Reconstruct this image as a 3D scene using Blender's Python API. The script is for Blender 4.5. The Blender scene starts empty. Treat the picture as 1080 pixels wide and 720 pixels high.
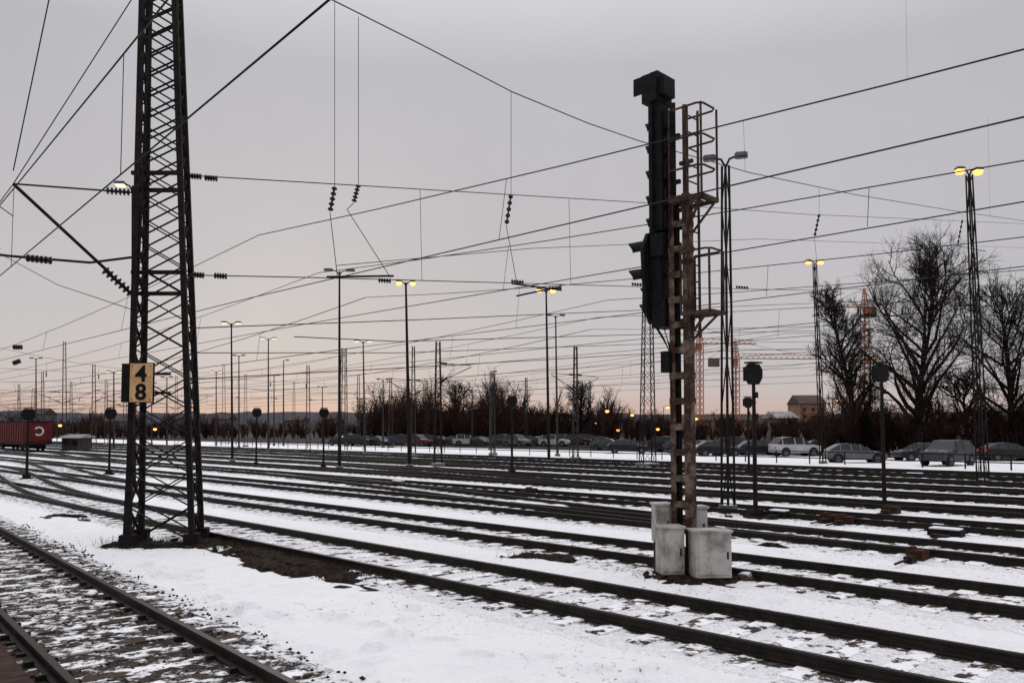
import bpy, math, random
import numpy as np
from mathutils import Vector, Matrix, noise
random.seed(7)
V=Vector
sc=bpy.context.scene
CAMZ=2.45; F=840.0; PY=409.0; PT=math.radians(3.0)
# ---------- survey helpers: bearing / elevation readings + true distance -> metres
def ray(u,v):
    b=(PY-v)/F; a=(u-540)/F; k=math.cos(PT)-b*math.sin(PT)
    return a/k,(math.sin(PT)+b*math.cos(PT))/k
def at(u,v,Y):
    a,b=ray(u,v); return V((a*Y,Y,CAMZ+b*Y))
def gnd(u,v):
    a,b=ray(u,v); Y=-CAMZ/b; return V((a*Y,Y,0))
TD=V((-.711,.703,0)).normalized(); TN=V((.703,.711,0)).normalized()
def tr(s,D,z=0): return TD*s+TN*D+V((0,0,z))
# ---------- materials
def newmat(name):
    m=bpy.data.materials.new(name); m.use_nodes=True
    nt=m.node_tree; b=nt.nodes['Principled BSDF']; return m,nt,b
def nd(nt,t,**k):
    n=nt.nodes.new(t)
    for a,b in k.items(): setattr(n,a,b)
    return n
def setin(nt,sock,val):
    if isinstance(val,bpy.types.NodeSocket): nt.links.new(val,sock)
    elif val is not None: sock.default_value=val
def mth(nt,op,a,b=None,c=None,clamp=False):
    n=nd(nt,'ShaderNodeMath',operation=op,use_clamp=clamp)
    setin(nt,n.inputs[0],a); setin(nt,n.inputs[1],b)
    if c is not None: setin(nt,n.inputs[2],c)
    return n.outputs[0]
def mrange(nt,v,a,b,c=0.,d=1.,smooth=False):
    if a>b: a,b,c,d=b,a,d,c
    n=nd(nt,'ShaderNodeMapRange'); n.clamp=True
    setin(nt,n.inputs['Value'],v)
    for k_,x in zip(('From Min','From Max','To Min','To Max'),(a,b,c,d)): n.inputs[k_].default_value=x
    return n.outputs[0]
def noi(nt,co,scale,detail=4,rough=.5):
    n=nd(nt,'ShaderNodeTexNoise'); nt.links.new(co,n.inputs['Vector'])
    n.inputs['Scale'].default_value=scale; n.inputs['Detail'].default_value=min(detail,6); n.inputs['Roughness'].default_value=rough
    return n.outputs['Fac']
def mix(nt,f,a,b):
    n=nd(nt,'ShaderNodeMix',data_type='RGBA')
    setin(nt,n.inputs[0],f)
    for s,x in ((n.inputs[6],a),(n.inputs[7],b)):
        if isinstance(x,tuple): x=(*x[:3],1)
        setin(nt,s,x)
    return n.outputs[2]
def bump(nt,b,h,strength=.3,dist=.02):
    n=nd(nt,'ShaderNodeBump'); n.inputs['Strength'].default_value=strength; n.inputs['Distance'].default_value=dist
    nt.links.new(h,n.inputs['Height']); nt.links.new(n.outputs[0],b.inputs['Normal'])
def objco(nt): return nd(nt,'ShaderNodeTexCoord').outputs['Object']
def pmat(name,c1,c2,scale=4,rough=.7,metal=0,bs=.3,bd=.01,lo=.4,hi=.65,snow=0.0,spec=.3):
    m,nt,b=newmat(name); co=objco(nt)
    n=noi(nt,co,scale,6,.65)
    col=mix(nt,mrange(nt,n,lo,hi),c1,c2)
    if snow>0:
        g=nd(nt,'ShaderNodeNewGeometry'); s=nd(nt,'ShaderNodeSeparateXYZ'); nt.links.new(g.outputs['Normal'],s.inputs[0])
        up=mrange(nt,s.outputs[2],.5,.85)
        nn=mrange(nt,noi(nt,co,5,4),.62-snow*.4,.68-snow*.4)
        col=mix(nt,mth(nt,'MULTIPLY',up,nn),col,(.78,.79,.84))
    nt.links.new(col,b.inputs['Base Color'])
    b.inputs['Roughness'].default_value=rough; b.inputs['Metallic'].default_value=metal
    b.inputs['Specular IOR Level'].default_value=spec
    if bs>0: bump(nt,b,noi(nt,co,scale*6,3),bs,bd)
    return m
def emat(name,c,s):
    m,nt,b=newmat(name); b.inputs['Base Color'].default_value=(*c,1)
    b.inputs['Emission Color'].default_value=(*c,1); b.inputs['Emission Strength'].default_value=s
    return m
def snowcol(nt,co):
    return mix(nt,noi(nt,co,.5,4,.6),(.80,.80,.835),(.91,.905,.92))
def dirtcol(nt,co):
    return mix(nt,mrange(nt,noi(nt,co,22,4,.7),.35,.7),(.010,.008,.007),(.055,.038,.030))
def ground_mat():
    m,nt,b=newmat('snow_ground'); co=objco(nt)
    sn=snowcol(nt,co); dc=dirtcol(nt,co)
    n2=noi(nt,co,9,6,.65); n3=noi(nt,co,.35,2)
    speck=mth(nt,'MULTIPLY',mrange(nt,noi(nt,co,11,5,.7),.60,.65),mrange(nt,n3,.46,.60))
    col=mix(nt,speck,sn,dc)
    nt.links.new(col,b.inputs['Base Color']); b.inputs['Roughness'].default_value=.8
    h=mth(nt,'ADD',n2,mth(nt,'MULTIPLY',noi(nt,co,2.2,2),1.8))
    bump(nt,b,h,.9,.06)
    return m
def bed_mat(name,bias,rb,wall=1.45):
    m,nt,b=newmat(name); co=objco(nt)
    uv=nd(nt,'ShaderNodeUVMap').outputs[0]
    s=nd(nt,'ShaderNodeSeparateXYZ'); nt.links.new(uv,s.inputs[0])
    ax=mth(nt,'ABSOLUTE',s.outputs[0])
    d=mth(nt,'ABSOLUTE',mth(nt,'SUBTRACT',ax,.76))
    cl=mrange(nt,d,.34,.05)
    inner=mrange(nt,ax,wall+.2,wall-.25)
    n=noi(nt,co,5.5,6,.72); nb=noi(nt,co,.4,2)
    t=mth(nt,'ADD',n,mth(nt,'MULTIPLY',cl,rb))
    t=mth(nt,'ADD',t,mth(nt,'MULTIPLY',inner,bias))
    t=mth(nt,'ADD',t,mth(nt,'MULTIPLY',mth(nt,'SUBTRACT',nb,.5),.35))
    mask=mth(nt,'MULTIPLY',mrange(nt,t,.58,.66),mrange(nt,ax,1.75,1.45))
    vo=nd(nt,'ShaderNodeTexVoronoi'); nt.links.new(co,vo.inputs['Vector']); vo.inputs['Scale'].default_value=17
    dc=mix(nt,vo.outputs['Color'],(.010,.008,.007),(.06,.045,.037))
    nt.links.new(mix(nt,mask,snowcol(nt,co),dc),b.inputs['Base Color']); b.inputs['Roughness'].default_value=.9
    b.inputs['Specular IOR Level'].default_value=.25
    h=mth(nt,'ADD',mth(nt,'MULTIPLY',vo.outputs['Distance'],1.5),noi(nt,co,9,5,.65))
    bump(nt,b,h,.8,.05)
    return m
def sleeper_mat(name,thr):
    m,nt,b=newmat(name); co=objco(nt)
    n=noi(nt,co,3.3,6,.72)
    w=mix(nt,noi(nt,co,18,4),(.018,.012,.009),(.085,.055,.037))
    nt.links.new(mix(nt,mrange(nt,n,thr-.03,thr+.03),w,snowcol(nt,co)),b.inputs['Base Color']); b.inputs['Roughness'].default_value=.9
    b.inputs['Specular IOR Level'].default_value=.2
    bump(nt,b,noi(nt,co,30,4),.5,.02); return m
M={}
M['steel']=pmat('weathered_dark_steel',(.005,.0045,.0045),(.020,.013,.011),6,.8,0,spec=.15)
M['steelhaze']=pmat('haze_tinted_steel',(.022,.019,.021),(.05,.042,.042),3,.85,0,bs=0,spec=.15)  # same steel in lighter grey: distance haze painted into the colour
M['steel2']=pmat('brown_painted_steel',(.024,.013,.009),(.080,.046,.032),5,.8,0,spec=.2)
M['post']=pmat('weathered_galvanised_steel',(.035,.017,.011),(.20,.145,.11),3.2,.8,0,lo=.46,hi=.66,spec=.2)
M['rust']=pmat('rusty_steel',(.020,.009,.006),(.07,.028,.015),9,.9,spec=.15)
M['rail']=pmat('rail_steel',(.007,.005,.0045),(.024,.014,.010),8,.6,.1,spec=.3)
M['black']=pmat('black_enamel',(.003,.003,.003),(.011,.009,.008),10,.7,spec=.15)
M['insul']=pmat('brown_porcelain',(.008,.006,.006),(.02,.012,.010),10,.4,bs=0)
M['wire']=pmat('oxidised_wire',(.012,.012,.014),(.03,.03,.033),3,.8,bs=0,spec=.15)
M['cab']=pmat('grey_cabinet_paint',(.20,.175,.155),(.42,.40,.38),2.6,.65,bs=.15,lo=.38,hi=.56)
M['conc']=pmat('concrete',(.08,.075,.07),(.17,.16,.15),8,.9,snow=.7)
M['soil']=pmat('bare_soil',(.007,.005,.004),(.040,.026,.019),14,.95,bs=.8,snow=.0,spec=.15)
M['patch']=pmat('bare_soil_patch',(.006,.0045,.004),(.050,.033,.024),9,.95,bs=1.,bd=.04,snow=.0,spec=.1)
M['stone']=pmat('brown_stone',(.03,.016,.010),(.12,.07,.045),9,.9,snow=.45)
M['bark']=pmat('bark',(.010,.0075,.007),(.03,.021,.018),5,.95,bs=0,spec=.1)
M['twig']=pmat('distant_twigs',(.024,.012,.010),(.058,.030,.025),.3,.95,bs=0,spec=.1)
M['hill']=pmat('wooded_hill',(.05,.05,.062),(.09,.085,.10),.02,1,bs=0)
M['crane']=pmat('orange_crane_paint',(.44,.15,.09),(.56,.22,.14),2,.7,bs=0)
M['plate']=pmat('sign_cream',(.46,.27,.12),(.66,.42,.22),3,.5,bs=.05)
M['brick']=pmat('platform_brick',(.022,.010,.009),(.055,.025,.02),8,.9,spec=.2)
M['lampgrey']=pmat('lamp_housing',(.06,.06,.06),(.11,.11,.11),6,.6)
M['glow']=emat('sodium_lamp_glass',(1.,.36,.07),3.4)
M['glow2']=emat('pale_lamp_glass',(1.,.72,.42),1.3)
M['glass']=pmat('car_glass',(.008,.01,.012),(.015,.017,.02),2,.15,bs=0)
M['tyre']=pmat('tyre',(.01,.01,.01),(.02,.02,.02),8,.9,bs=0)
M['redlamp']=emat('tail_lamp',(.5,.02,.01),.2)
M['snowcap']=pmat('snow_cover',(.72,.73,.78),(.84,.84,.88),4,.8,bs=.4,bd=.02)
# ---------- mesh builder
class MB:
    def __init__(s,*mats): s.v=[];s.f=[];s.m=[];s.mats=list(mats)
    def mi(s,k):
        if k not in s.mats: s.mats.append(k)
        return s.mats.index(k)
    def add(s,vs,fs,k):
        o=len(s.v); s.v+= [tuple(x) for x in vs]; i=s.mi(k)
        for f in fs: s.f.append(tuple(o+j for j in f)); s.m.append(i)
    def beam(s,p,q,w,h=None,k='steel',up=None):
        p=V(p);q=V(q);h=h or w; d=(q-p).normalized(); u=V(up) if up else V((0,0,1))
        if abs(d.dot(u))>.98: u=V((0,1,0)) if abs(d.y)<.9 else V((1,0,0))
        a=d.cross(u).normalized(); c=a.cross(d); a=a*w/2;c=c*h/2
        vs=[p-a-c,p+a-c,p+a+c,p-a+c,q-a-c,q+a-c,q+a+c,q-a+c]
        s.add(vs,[(0,1,2,3),(7,6,5,4),(0,4,5,1),(1,5,6,2),(2,6,7,3),(3,7,4,0)],k)
    def box(s,c,sz,rz=0,k='steel',R=None):
        c=V(c);R=R or Matrix.Rotation(rz,3,'Z'); x,y,z=[t/2 for t in sz]
        vs=[c+R@V(t) for t in ((-x,-y,-z),(x,-y,-z),(x,y,-z),(-x,y,-z),(-x,-y,z),(x,-y,z),(x,y,z),(-x,y,z))]
        s.add(vs,[(3,2,1,0),(4,5,6,7),(0,1,5,4),(1,2,6,5),(2,3,7,6),(3,0,4,7)],k)
    def tube(s,pts,rs,n=6,k='steel',caps=True):
        if not hasattr(rs,'__len__'): rs=[rs]*len(pts)
        vs=[]
        for i,p in enumerate(pts):
            p=V(p); d=(V(pts[min(i+1,len(pts)-1)])-V(pts[max(i-1,0)])); 
            d=d.normalized() if d.length>1e-9 else V((0,0,1))
            u=V((0,0,1)) if abs(d.z)<.95 else V((0,1,0))
            a=d.cross(u).normalized(); c=a.cross(d)
            for j in range(n):
                t=2*math.pi*j/n; vs.append(p+(a*math.cos(t)+c*math.sin(t))*rs[i])
        fs=[]
        for i in range(len(pts)-1):
            for j in range(n):
                k2=(j+1)%n; fs.append((i*n+j,i*n+k2,(i+1)*n+k2,(i+1)*n+j))
        if caps and n>3:
            fs.append(tuple(reversed(range(n)))); fs.append(tuple((len(pts)-1)*n+j for j in range(n)))
        s.add(vs,fs,k)
    def insul(s,p,q,r=.07,n=6,k='insul'):
        p=V(p);q=V(q); pts=[];rs=[]
        for i in range(n):
            for t,rr in ((0,.35),(.25,1),(.5,1),(.75,.35)):
                pts.append(p.lerp(q,(i+t)/n)); rs.append(r*rr)
        s.tube(pts,rs,8,k)
    def build(s,name,parent=None,bevel=0,smooth=False):
        me=bpy.data.meshes.new(name); me.from_pydata(s.v,[],s.f)
        for k in s.mats: me.materials.append(M[k])
        me.polygons.foreach_set('material_index',s.m)
        if smooth: me.polygons.foreach_set('use_smooth',[True]*len(s.f))
        me.update(); o=bpy.data.objects.new(name,me); sc.collection.objects.link(o)
        if parent: o.parent=parent
        if bevel:
            b=o.modifiers.new('b','BEVEL'); b.width=bevel; b.segments=2; b.limit_method='ANGLE'
        return o
def empty(name,loc=(0,0,0)):
    e=bpy.data.objects.new(name,None); e.location=loc; sc.collection.objects.link(e); return e
# ---------- lattice mast
def lattice(mb,base,top,w0,w1,d0=None,d1=None,rz=0,panel=.9,leg=.1,br=.05,k='steel',cross=True):
    base=V(base);top=V(top);d0=d0 or w0;d1=d1 or w1;R=Matrix.Rotation(rz,3,'Z')
    def corner(t,i):
        w=w0+(w1-w0)*t; d=d0+(d1-d0)*t; sx,sy=((-1,-1),(1,-1),(1,1),(-1,1))[i]
        return base.lerp(top,t)+R@V((sx*w/2,sy*d/2,0))
    for i in range(4): mb.beam(corner(0,i),corner(1,i),leg,leg,k,up=R@V((0,1,0)))
    H=(top-base).length; t=0;flip=False
    while t<1:
        w=w0+(w1-w0)*t; t2=min(1,t+max(w,panel*.6)*panel/H)
        for i in range(4):
            j=(i+1)%4
            a,b=(i,j) if (flip^(i%2==1)) else (j,i)
            mb.beam(corner(t,a),corner(t2,b),br,br*.5,k)
            if cross: mb.beam(corner(t,b),corner(t2,a),br,br*.5,k)
        t=t2; flip=not flip
# ---------- ground
NEAR_D=[8.85,12.9,17.4,21.9,26.4,30.9,35.4,39.9,44.4,48.9]
M['ground']=ground_mat(); M['bed']=bed_mat('yard_ballast_bed',.0,.25); M['bednear']=bed_mat('near_ballast_bed',.15,.12,1.45)
M['sleeper']=sleeper_mat('snowy_sleeper',.47); M['sleepernear']=sleeper_mat('near_sleeper',.515)
def axis(f0,f1,st,lo,hi):
    a=list(np.arange(f0,f1,st)); x=f1; s=st
    while x<hi: a.append(x); s*=1.09; x+=s
    a.append(hi); x=f0; s=st; l=[]
    while True:
        s*=1.09; x-=s
        if x<lo: break
        l.append(x)
    l.append(lo); return np.array(sorted(l)+a)
xs=axis(-10,9,.07,-3000,3000); ys=axis(4.5,16,.07,-300,4000)
def near_path(s):
    n=int(abs(s)/1)+1; ds=s/n; p=V((.754,.657,0))*2.6; q=0
    for i in range(n):
        t=min(1,max(0,(q-22)/28)); th=math.radians(41.1+4.2*t)
        d=V((-math.sin(th),math.cos(th),0)); p=p+d*ds; q+=ds
    return p,d
NP=[near_path(s) for s in range(-30,60,1)]
NPx=np.array([[p.x,p.y] for p,_ in NP])
def gnoise(x,y): return noise.noise((x*.45,y*.45,0))*.07+noise.noise((x*1.7,y*1.7,3))*.035+noise.noise((x*5,y*5,7))*.015
def gz(x,y):
    D=x*TN.x+y*TN.y; md=min(abs(D-d) for d in NEAR_D)
    md=min(md,float(np.sqrt(((NPx-np.array([x,y]))**2).sum(1).min())))
    k=min(1,max(0,(md-1.25)/.5)); return max((gnoise(x,y)+.02)*k-.05*(1-k),.004 if md<1.6 else -1)
def ground():
    X,Y=np.meshgrid(xs,ys); Z=np.zeros_like(X)
    D=X*TN.x+Y*TN.y
    md=np.full_like(X,99.)
    for d in NEAR_D: md=np.minimum(md,np.abs(D-d))
    near=np.abs(X)+np.abs(Y)<90
    idx=np.argwhere(near)
    for i,j in idx: Z[i,j]=gnoise(X[i,j],Y[i,j])
    pd=np.full_like(X,99.)
    sub=(X>-45)&(X<30)&(Y>-30)&(Y<60)
    xx=X[sub];yy=Y[sub]; best=np.full(xx.shape,99.)
    for a,b in NPx: best=np.minimum(best,(xx-a)**2+(yy-b)**2)
    pd[sub]=np.sqrt(best); md=np.minimum(md,pd)
    k=np.clip((md-1.25)/.5,0,1); Z=(Z+.02)*k-.05*(1-k)
    rs=np.random.RandomState(4)
    def dent(x,y,a,l,w,dep):
        nonlocal Z
        m=(np.abs(X-x)<.6)&(np.abs(Y-y)<.6)
        dx=X[m]-x;dy=Y[m]-y; c,s=math.cos(a),math.sin(a)
        r=((dx*c+dy*s)/l)**2+((-dx*s+dy*c)/w)**2
        Z[m]+= (-dep*np.exp(-r**2)+dep*.3*np.exp(-(np.sqrt(r)-1.6)**2*4))*k[m]
    trails=[((-1.0,5.4),(-1.9,13.5)),((.8,5.6),(3.4,11.8)),((-4.8,11),(1.6,8.3)),((-6.5,14.6),(-2.0,8.0)),((4.6,6.5),(2.4,12.4)),((-9,14.7),(-5,13.0)),((-.2,5.2),(-5.5,12.2))]
    for a,b in trails:
        a=V((*a,0));b=V((*b,0)); L=(b-a).length; d=(b-a)/L; n=V((-d.y,d.x,0)); c=0
        while c<L:
            p=a+d*c+n*(.13*(1 if int(c/.62)%2 else -1)+rs.uniform(-.08,.08)+.35*math.sin(c*.8))
            dent(p.x,p.y,math.atan2(d.y,d.x)+rs.uniform(-.3,.3),.16,.085,.11); c+=.62+rs.uniform(-.08,.1)
    for i in range(170):
        x=rs.uniform(-8,7);y=rs.uniform(5,16); dent(x,y,rs.uniform(0,3),.15,.09,rs.uniform(.02,.09))
    ny,nx=X.shape
    vs=np.stack([X.ravel(),Y.ravel(),Z.ravel()],1)
    i=np.arange(ny-1)[:,None]*nx+np.arange(nx-1)[None,:]
    fs=np.stack([i,i+1,i+nx+1,i+nx],-1).reshape(-1,4)
    me=bpy.data.meshes.new('ground'); me.from_pydata(vs.tolist(),[],fs.tolist()); me.materials.append(M['ground'])
    me.polygons.foreach_set('use_smooth',[True]*len(me.polygons)); me.update()
    o=bpy.data.objects.new('ground',me); sc.collection.objects.link(o)
ground()
# bare earth showing through the snow: low irregular mounds
def soil_patch(c,rx,ry,ang,seed,h=.075):
    mb=MB('patch'); N=int(rx*2/.05); Mn=max(8,int(ry*2/.05)); vs=[];fs=[]; ca,sa=math.cos(ang),math.sin(ang)
    for i in range(N+1):
        for j in range(Mn+1):
            a=-1.25+2.5*i/N; b=-1.25+2.5*j/Mn; x=c[0]+a*rx*ca-b*ry*sa; y=c[1]+a*rx*sa+b*ry*ca
            r=math.hypot(a,b)+.75*noise.noise((x*1.6,y*1.6,seed))+.45*noise.noise((x*5,y*5,seed))+.25*noise.noise((x*14,y*14,seed))
            z=gz(x,y)+max(-.12,min(1,(.92-r)*2.2))*h+.02*noise.noise((x*12,y*12,seed))*max(0,min(1,(1-r)*3))
            vs.append((x,y,z))
    for i in range(N):
        for j in range(Mn): a=i*(Mn+1)+j; fs.append((a,a+Mn+1,a+Mn+2,a+1))
    mb.add(vs,fs,'patch'); mb.build('bare_soil',smooth=True)
def sp2(u0,v0,u1,v1,ry,seed):
    a=gnd(u0,v0);b=gnd(u1,v1); c=(a+b)/2; soil_patch((c.x,c.y),(b-a).length/2,ry,math.atan2(b.y-a.y,b.x-a.x),seed)
sp2(232,572,376,614,.46,1); sp2(112,577,250,573,.55,2); sp2(538,587,612,590,.26,3); sp2(684,612,776,612,.42,4); sp2(40,547,100,545,.12,5); sp2(800,575,830,577,.15,6); sp2(255,590,330,610,.35,8)
M['field']=pmat('scrubby_field',(.018,.012,.011),(.13,.11,.11),.25,.95,bs=0,lo=.50,hi=.80,spec=.1)
mb=MB('field'); N=40
vs=[];fs=[]
for i in range(N+1):
    s=-260+1500*i/N
    for D in (72+4*noise.noise((i*.7,0,0)),120,300,900): vs.append(tr(s,D,.05 if D<110 else .12))
for i in range(N):
    for j in range(3): fs.append((i*4+j,i*4+j+1,(i+1)*4+j+1,(i+1)*4+j))
mb.add(vs,fs,'field'); mb.build('field')
# ---------- railway tracks
PROF=[(-.07,0),(.07,0),(.07,.018),(.014,.03),(.014,.10),(.036,.112),(.036,.142),(-.036,.142),(-.036,.112),(-.014,.10),(-.014,.03),(-.07,.018)]
def track(st,beds='bed',slp='sleeper',z0=0.,sl_max=230,sleeper_step=.62):
    """st: list of (pos,dir)"""
    e=empty('railway_track')
    cx=[-1.75,-1.45,-.75,0,.75,1.45,1.75]; cz=[-.06,0,.004,.008,.004,0,-.06]
    vs=[];fs=[];uv=[]; acc=0
    for i,(p,d) in enumerate(st):
        n=V((d.y,-d.x,0))
        if i: acc+=(p-st[i-1][0]).length
        for x,z in zip(cx,cz): vs.append(tuple(p+n*x+V((0,0,z+z0)))); uv.append((x,acc))
    for i in range(len(st)-1):
        for j in range(6): fs.append((i*7+j,i*7+j+1,(i+1)*7+j+1,(i+1)*7+j))
    me=bpy.data.meshes.new('track_bed'); me.from_pydata(vs,[],fs); ul=me.uv_layers.new(name='UVMap')
    for l in me.loops: ul.data[l.index].uv=uv[l.vertex_index]
    me.materials.append(M[beds]); me.update()
    o=bpy.data.objects.new('track_bed',me); sc.collection.objects.link(o); o.parent=e
    mb=MB('rail')
    for sd in (-.755,.755):
        vs=[];fs=[];n0=len(PROF)
        for p,d in st:
            n=V((d.y,-d.x,0))
            for x,z in PROF: vs.append(p+n*(sd+x)+V((0,0,z+.012+z0)))
        for i in range(len(st)-1):
            for j in range(n0):
                k=(j+1)%n0; fs.append((i*n0+j,i*n0+k,(i+1)*n0+k,(i+1)*n0+j))
        mb.add(vs,fs,'rail')
    mb.build('rails',e)
    mb=MB(slp); acc=0; nxt=.3
    for i in range(1,len(st)):
        a,da=st[i-1]; b,db=st[i]; L=(b-a).length
        while nxt<acc+L and nxt<sl_max:
            p=a.lerp(b,(nxt-acc)/L)
            if p.y>0 or p.x<3:
                mb.box(p+V((0,0,-.035+z0+random.uniform(-.012,.008))),(2.5+random.uniform(-.05,.05),.25,.11),math.atan2(da.y,da.x)-math.pi/2+random.uniform(-.012,.012),slp)
            nxt+=sleeper_step
        acc+=L
    if beds=='bednear':
        for i in range(24,60):
            p,d=st[i]; n=V((d.y,-d.x,0))
            for q in range(2):
                for sd in (-.755,.755):
                    for o_ in (-.11,.11): mb.box(p+d*(.3+q*.6-.3)+n*(sd+o_)+V((0,0,.035)),(.07,.09,.05),math.atan2(d.y,d.x),'rail')
    mb.build('sleepers',e)
    return e
track([(p,d) for p,d in NP]+[(NP[-1][0]+NP[-1][1]*500,NP[-1][1])],'bednear','sleepernear',0.002,90,.6)
for i,D in enumerate(NEAR_D):
    track([(tr(s,D),TD) for s in (-45,0,60,150,900)],sl_max=230 if i<4 else 190)
def crossover(s0,D0,s1,D1):
    st=[]
    N=14
    for i in range(N+1):
        t=i/N; e=t*t*(3-2*t); st.append(tr(s0+(s1-s0)*t,D0+(D1-D0)*e))
    out=[]
    for i,p in enumerate(st):
        d=(st[min(i+1,N)]-st[max(i-1,0)]).normalized(); out.append((p,d))
    track(out,z0=.006)
crossover(26,8.85,62,12.9); crossover(4,17.4,42,21.9); crossover(34,12.9,72,17.4)
crossover(14,26.4,52,30.9); crossover(30,35.4,70,39.9); crossover(60,21.9,100,26.4)
# ---------- platform
mb=MB('brick'); nd1=V((-.657,.754,0)); nn1=V((.754,.657,0))
ang=math.atan2(nd1.y,nd1.x)-math.pi/2
mb.box(nn1*(1.0-3)+V((0,0,.40)),(6,60,.8),ang,'brick')
for i in range(100):
    mb.box(nn1*(1.05-.2)+nd1*(-29.7+i*.6)+V((0,0,.835)),(.46,.59,.07),ang,'brick')
mb.build('platform')
# ---------- left lattice mast with sign
ML=gnd(175,573)
mast=empty('lattice_catenary_mast',ML)
mastTop=at(170,-60,ML.y)
mb=MB('steel')
b0=V(ML); T=V(mastTop)
lattice(mb,b0+V((0,0,.1)),T,1.26,.60,1.0,.5,.18,.58,.115,.05)
for dx in (-.63,.63):
    for dy in (-.5,.5):
        p=b0+Matrix.Rotation(.18,3,'Z')@V((dx,dy,0)); mb.box(p+V((0,0,.10)),(.30,.28,.34),.18,'steel')
mb.beam(b0+V((-.66,-.5,.2)),at(160,0,ML.y-.4),.05,.05)
for v in (187,290,205,312): 
    p=at(172,v,ML.y); mb.beam(p-V((.55,0.3,0)),p+V((.55,-.3,0)),.08,.08)
o=mb.build('lattice_frame'); o.parent=mast; o.matrix_parent_inverse=Matrix.Translation(-ML)
sy=ML.y-.85
p0=at(149,403.5,sy); sg=empty('kilometre_sign',p0)
mb=MB('plate','steel'); mb.box((0,0,0),(.47,.03,.80),0,'plate'); mb.box((0,.03,0),(.52,.02,.84),0,'black'); mb.box((-.33,.10,0),(.16,.22,.80),0,'black')
mb.beam((-.3,.2,.2),(.5,.25,.2),.05); mb.beam((-.3,.2,-.2),(.5,.25,-.2),.05)
for sx in (-.19,.19):
    for sz_ in (-.35,.35): mb.tube([(sx,-.014,sz_),(sx,-.024,sz_)],.014,8,'steel')
mb.build('sign_plate',sg,bevel=.006)
for tx,z in (('4',.03),('8',-.345)):
    cu=bpy.data.curves.new('digit','FONT'); cu.body=tx; cu.size=.46; cu.align_x='CENTER'; cu.extrude=.004; cu.offset=.012
    cu.materials.append(M['black']); o=bpy.data.objects.new('digit',cu); sc.collection.objects.link(o); o.parent=sg
    o.location=(0,-.021,z); o.rotation_euler=(math.pi/2,0,0)
# ---------- main railway signal
S=gnd(722,608); sgn=empty('railway_signal',S)
f=TD; n=TN
def L(a,c,z): return f*a+n*c+V((0,0,z))
mb=MB('post')
Hp=6.45
for a in (-.17,.17):
    mb.beam(L(a,0,0),L(a,0,Hp),.045,.17,'post',up=n)
    for c in (-.085,.085): mb.beam(L(a*.8,c,0),L(a*.8,c,Hp),.10,.02,'post',up=n)
z=.35
while z<Hp:
    for c in (-.10,.10): mb.beam(L(-.19,c,z),L(.19,c,z),.11,.015,'post',up=n)
    z+=.43
mb.tube([L(.06,.0,.3),L(.06,0,6.3)],.035,8,'black'); mb.tube([L(-.05,.03,.3),L(-.05,.03,6.3)],.025,8,'black')
mb.box((0,0,.02),(.8,.7,.16),.1,'soil')
mb.box(L(0,0,.28),(.5,.4,.25),math.radians(45),'rust')
mb.build('post',sgn)
mb=MB('black')
R=Matrix((n,f,V((0,0,1)))).transposed()   # local x = across, y = forward
def hb(c,a,z,sx,sy,sz): mb.box(L(a,c,z),(sx,sy,sz),k='black',R=R)
def hood(c,a,z,r,l):
    N=12;vs=[];fs=[]
    for i in range(N+1):
        t=math.pi*(-.15+1.3*i/N)
        for (rr,aa) in ((r,0),(r*1.05,l*(.55+.45*math.sin(max(0,min(math.pi,t)))))): vs.append(L(a+aa,c+rr*math.cos(t),z+rr*math.sin(t)))
    for i in range(N): fs.append((2*i,2*i+1,2*i+3,2*i+2))
    mb.add(vs,fs,'black')
    mb.tube([L(a,c,z),L(a+.06,c,z)],[r*.9,r*.8],12,'glass')
hb(0,.46,8.40,.50,.30,.50); hb(0,.68,8.63,.48,.20,.03); hb(-.24,.68,8.48,.03,.20,.30); hb(.24,.68,8.48,.03,.20,.30)
hb(.0,.26,8.42,.34,.14,.34); hb(0,.42,8.68,.3,.16,.06)
hb(0,.40,8.08,.34,.16,.2)
hb(0,.44,6.95,.50,.07,2.25); hb(0,.34,6.95,.36,.18,2.15)
for z in (7.75,7.35,6.9,6.45,6.05): hood(.0,.48,z,.12,.20)
for z in (7.8,7.35,6.9,6.45,6.05): hb(0,.23,z,.28,.08,.30); mb.tube([L(.18,-.12,z-.1),L(.12,-.12,z-.3),L(.18,-.12,z-.42)],.012,5,'black')
for z in (7.5,6.7,6.2,5.6,5.1,4.6): mb.beam(L(.40,0,z),L(0,0,z),.07,.07,'steel')
mb.beam(L(.14,0,6.4),L(.14,0,8.1),.09,.09,'steel')
vs=[];Z0=5.16
oc=[(-.28,-.66),(-.12,-.88),(.20,-.88),(.36,-.66),(.36,.42),(.20,.70),(-.20,.70),(-.36,.42)]
for a in (.52,.59):
    for c,z in oc: vs.append(L(a,c,Z0+z))
mb.add(vs,[tuple(range(8)),tuple(range(15,7,-1))]+[(i,i+8,(i+1)%8+8,(i+1)%8) for i in range(8)],'black')
hb(.05,.40,5.15,.46,.22,1.1); hb(-.02,.34,5.62,.42,.26,.4); hb(.03,.36,4.45,.40,.28,.5); hb(.0,.44,5.95,.42,.10,.35)
for c,z in ((-.17,5.60),(.18,5.62),(-.16,5.12),(.18,4.85),(.15,4.55)): hood(c,.59,z,.14,.36)
mb.tube([L(.5,-.1,4.3),L(.3,-.1,4.0),L(.15,-.08,3.7),L(.15,-.08,2.9)],.022,6,'black')
mb.tube([L(.45,.1,4.3),L(.32,.1,3.9),L(.15,.08,3.5)],.018,6,'black')
hb(-.12,.22,3.6,.16,.16,.36)
mb.build('signal_heads',sgn,bevel=.008)
mb=MB('steel2')
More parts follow.
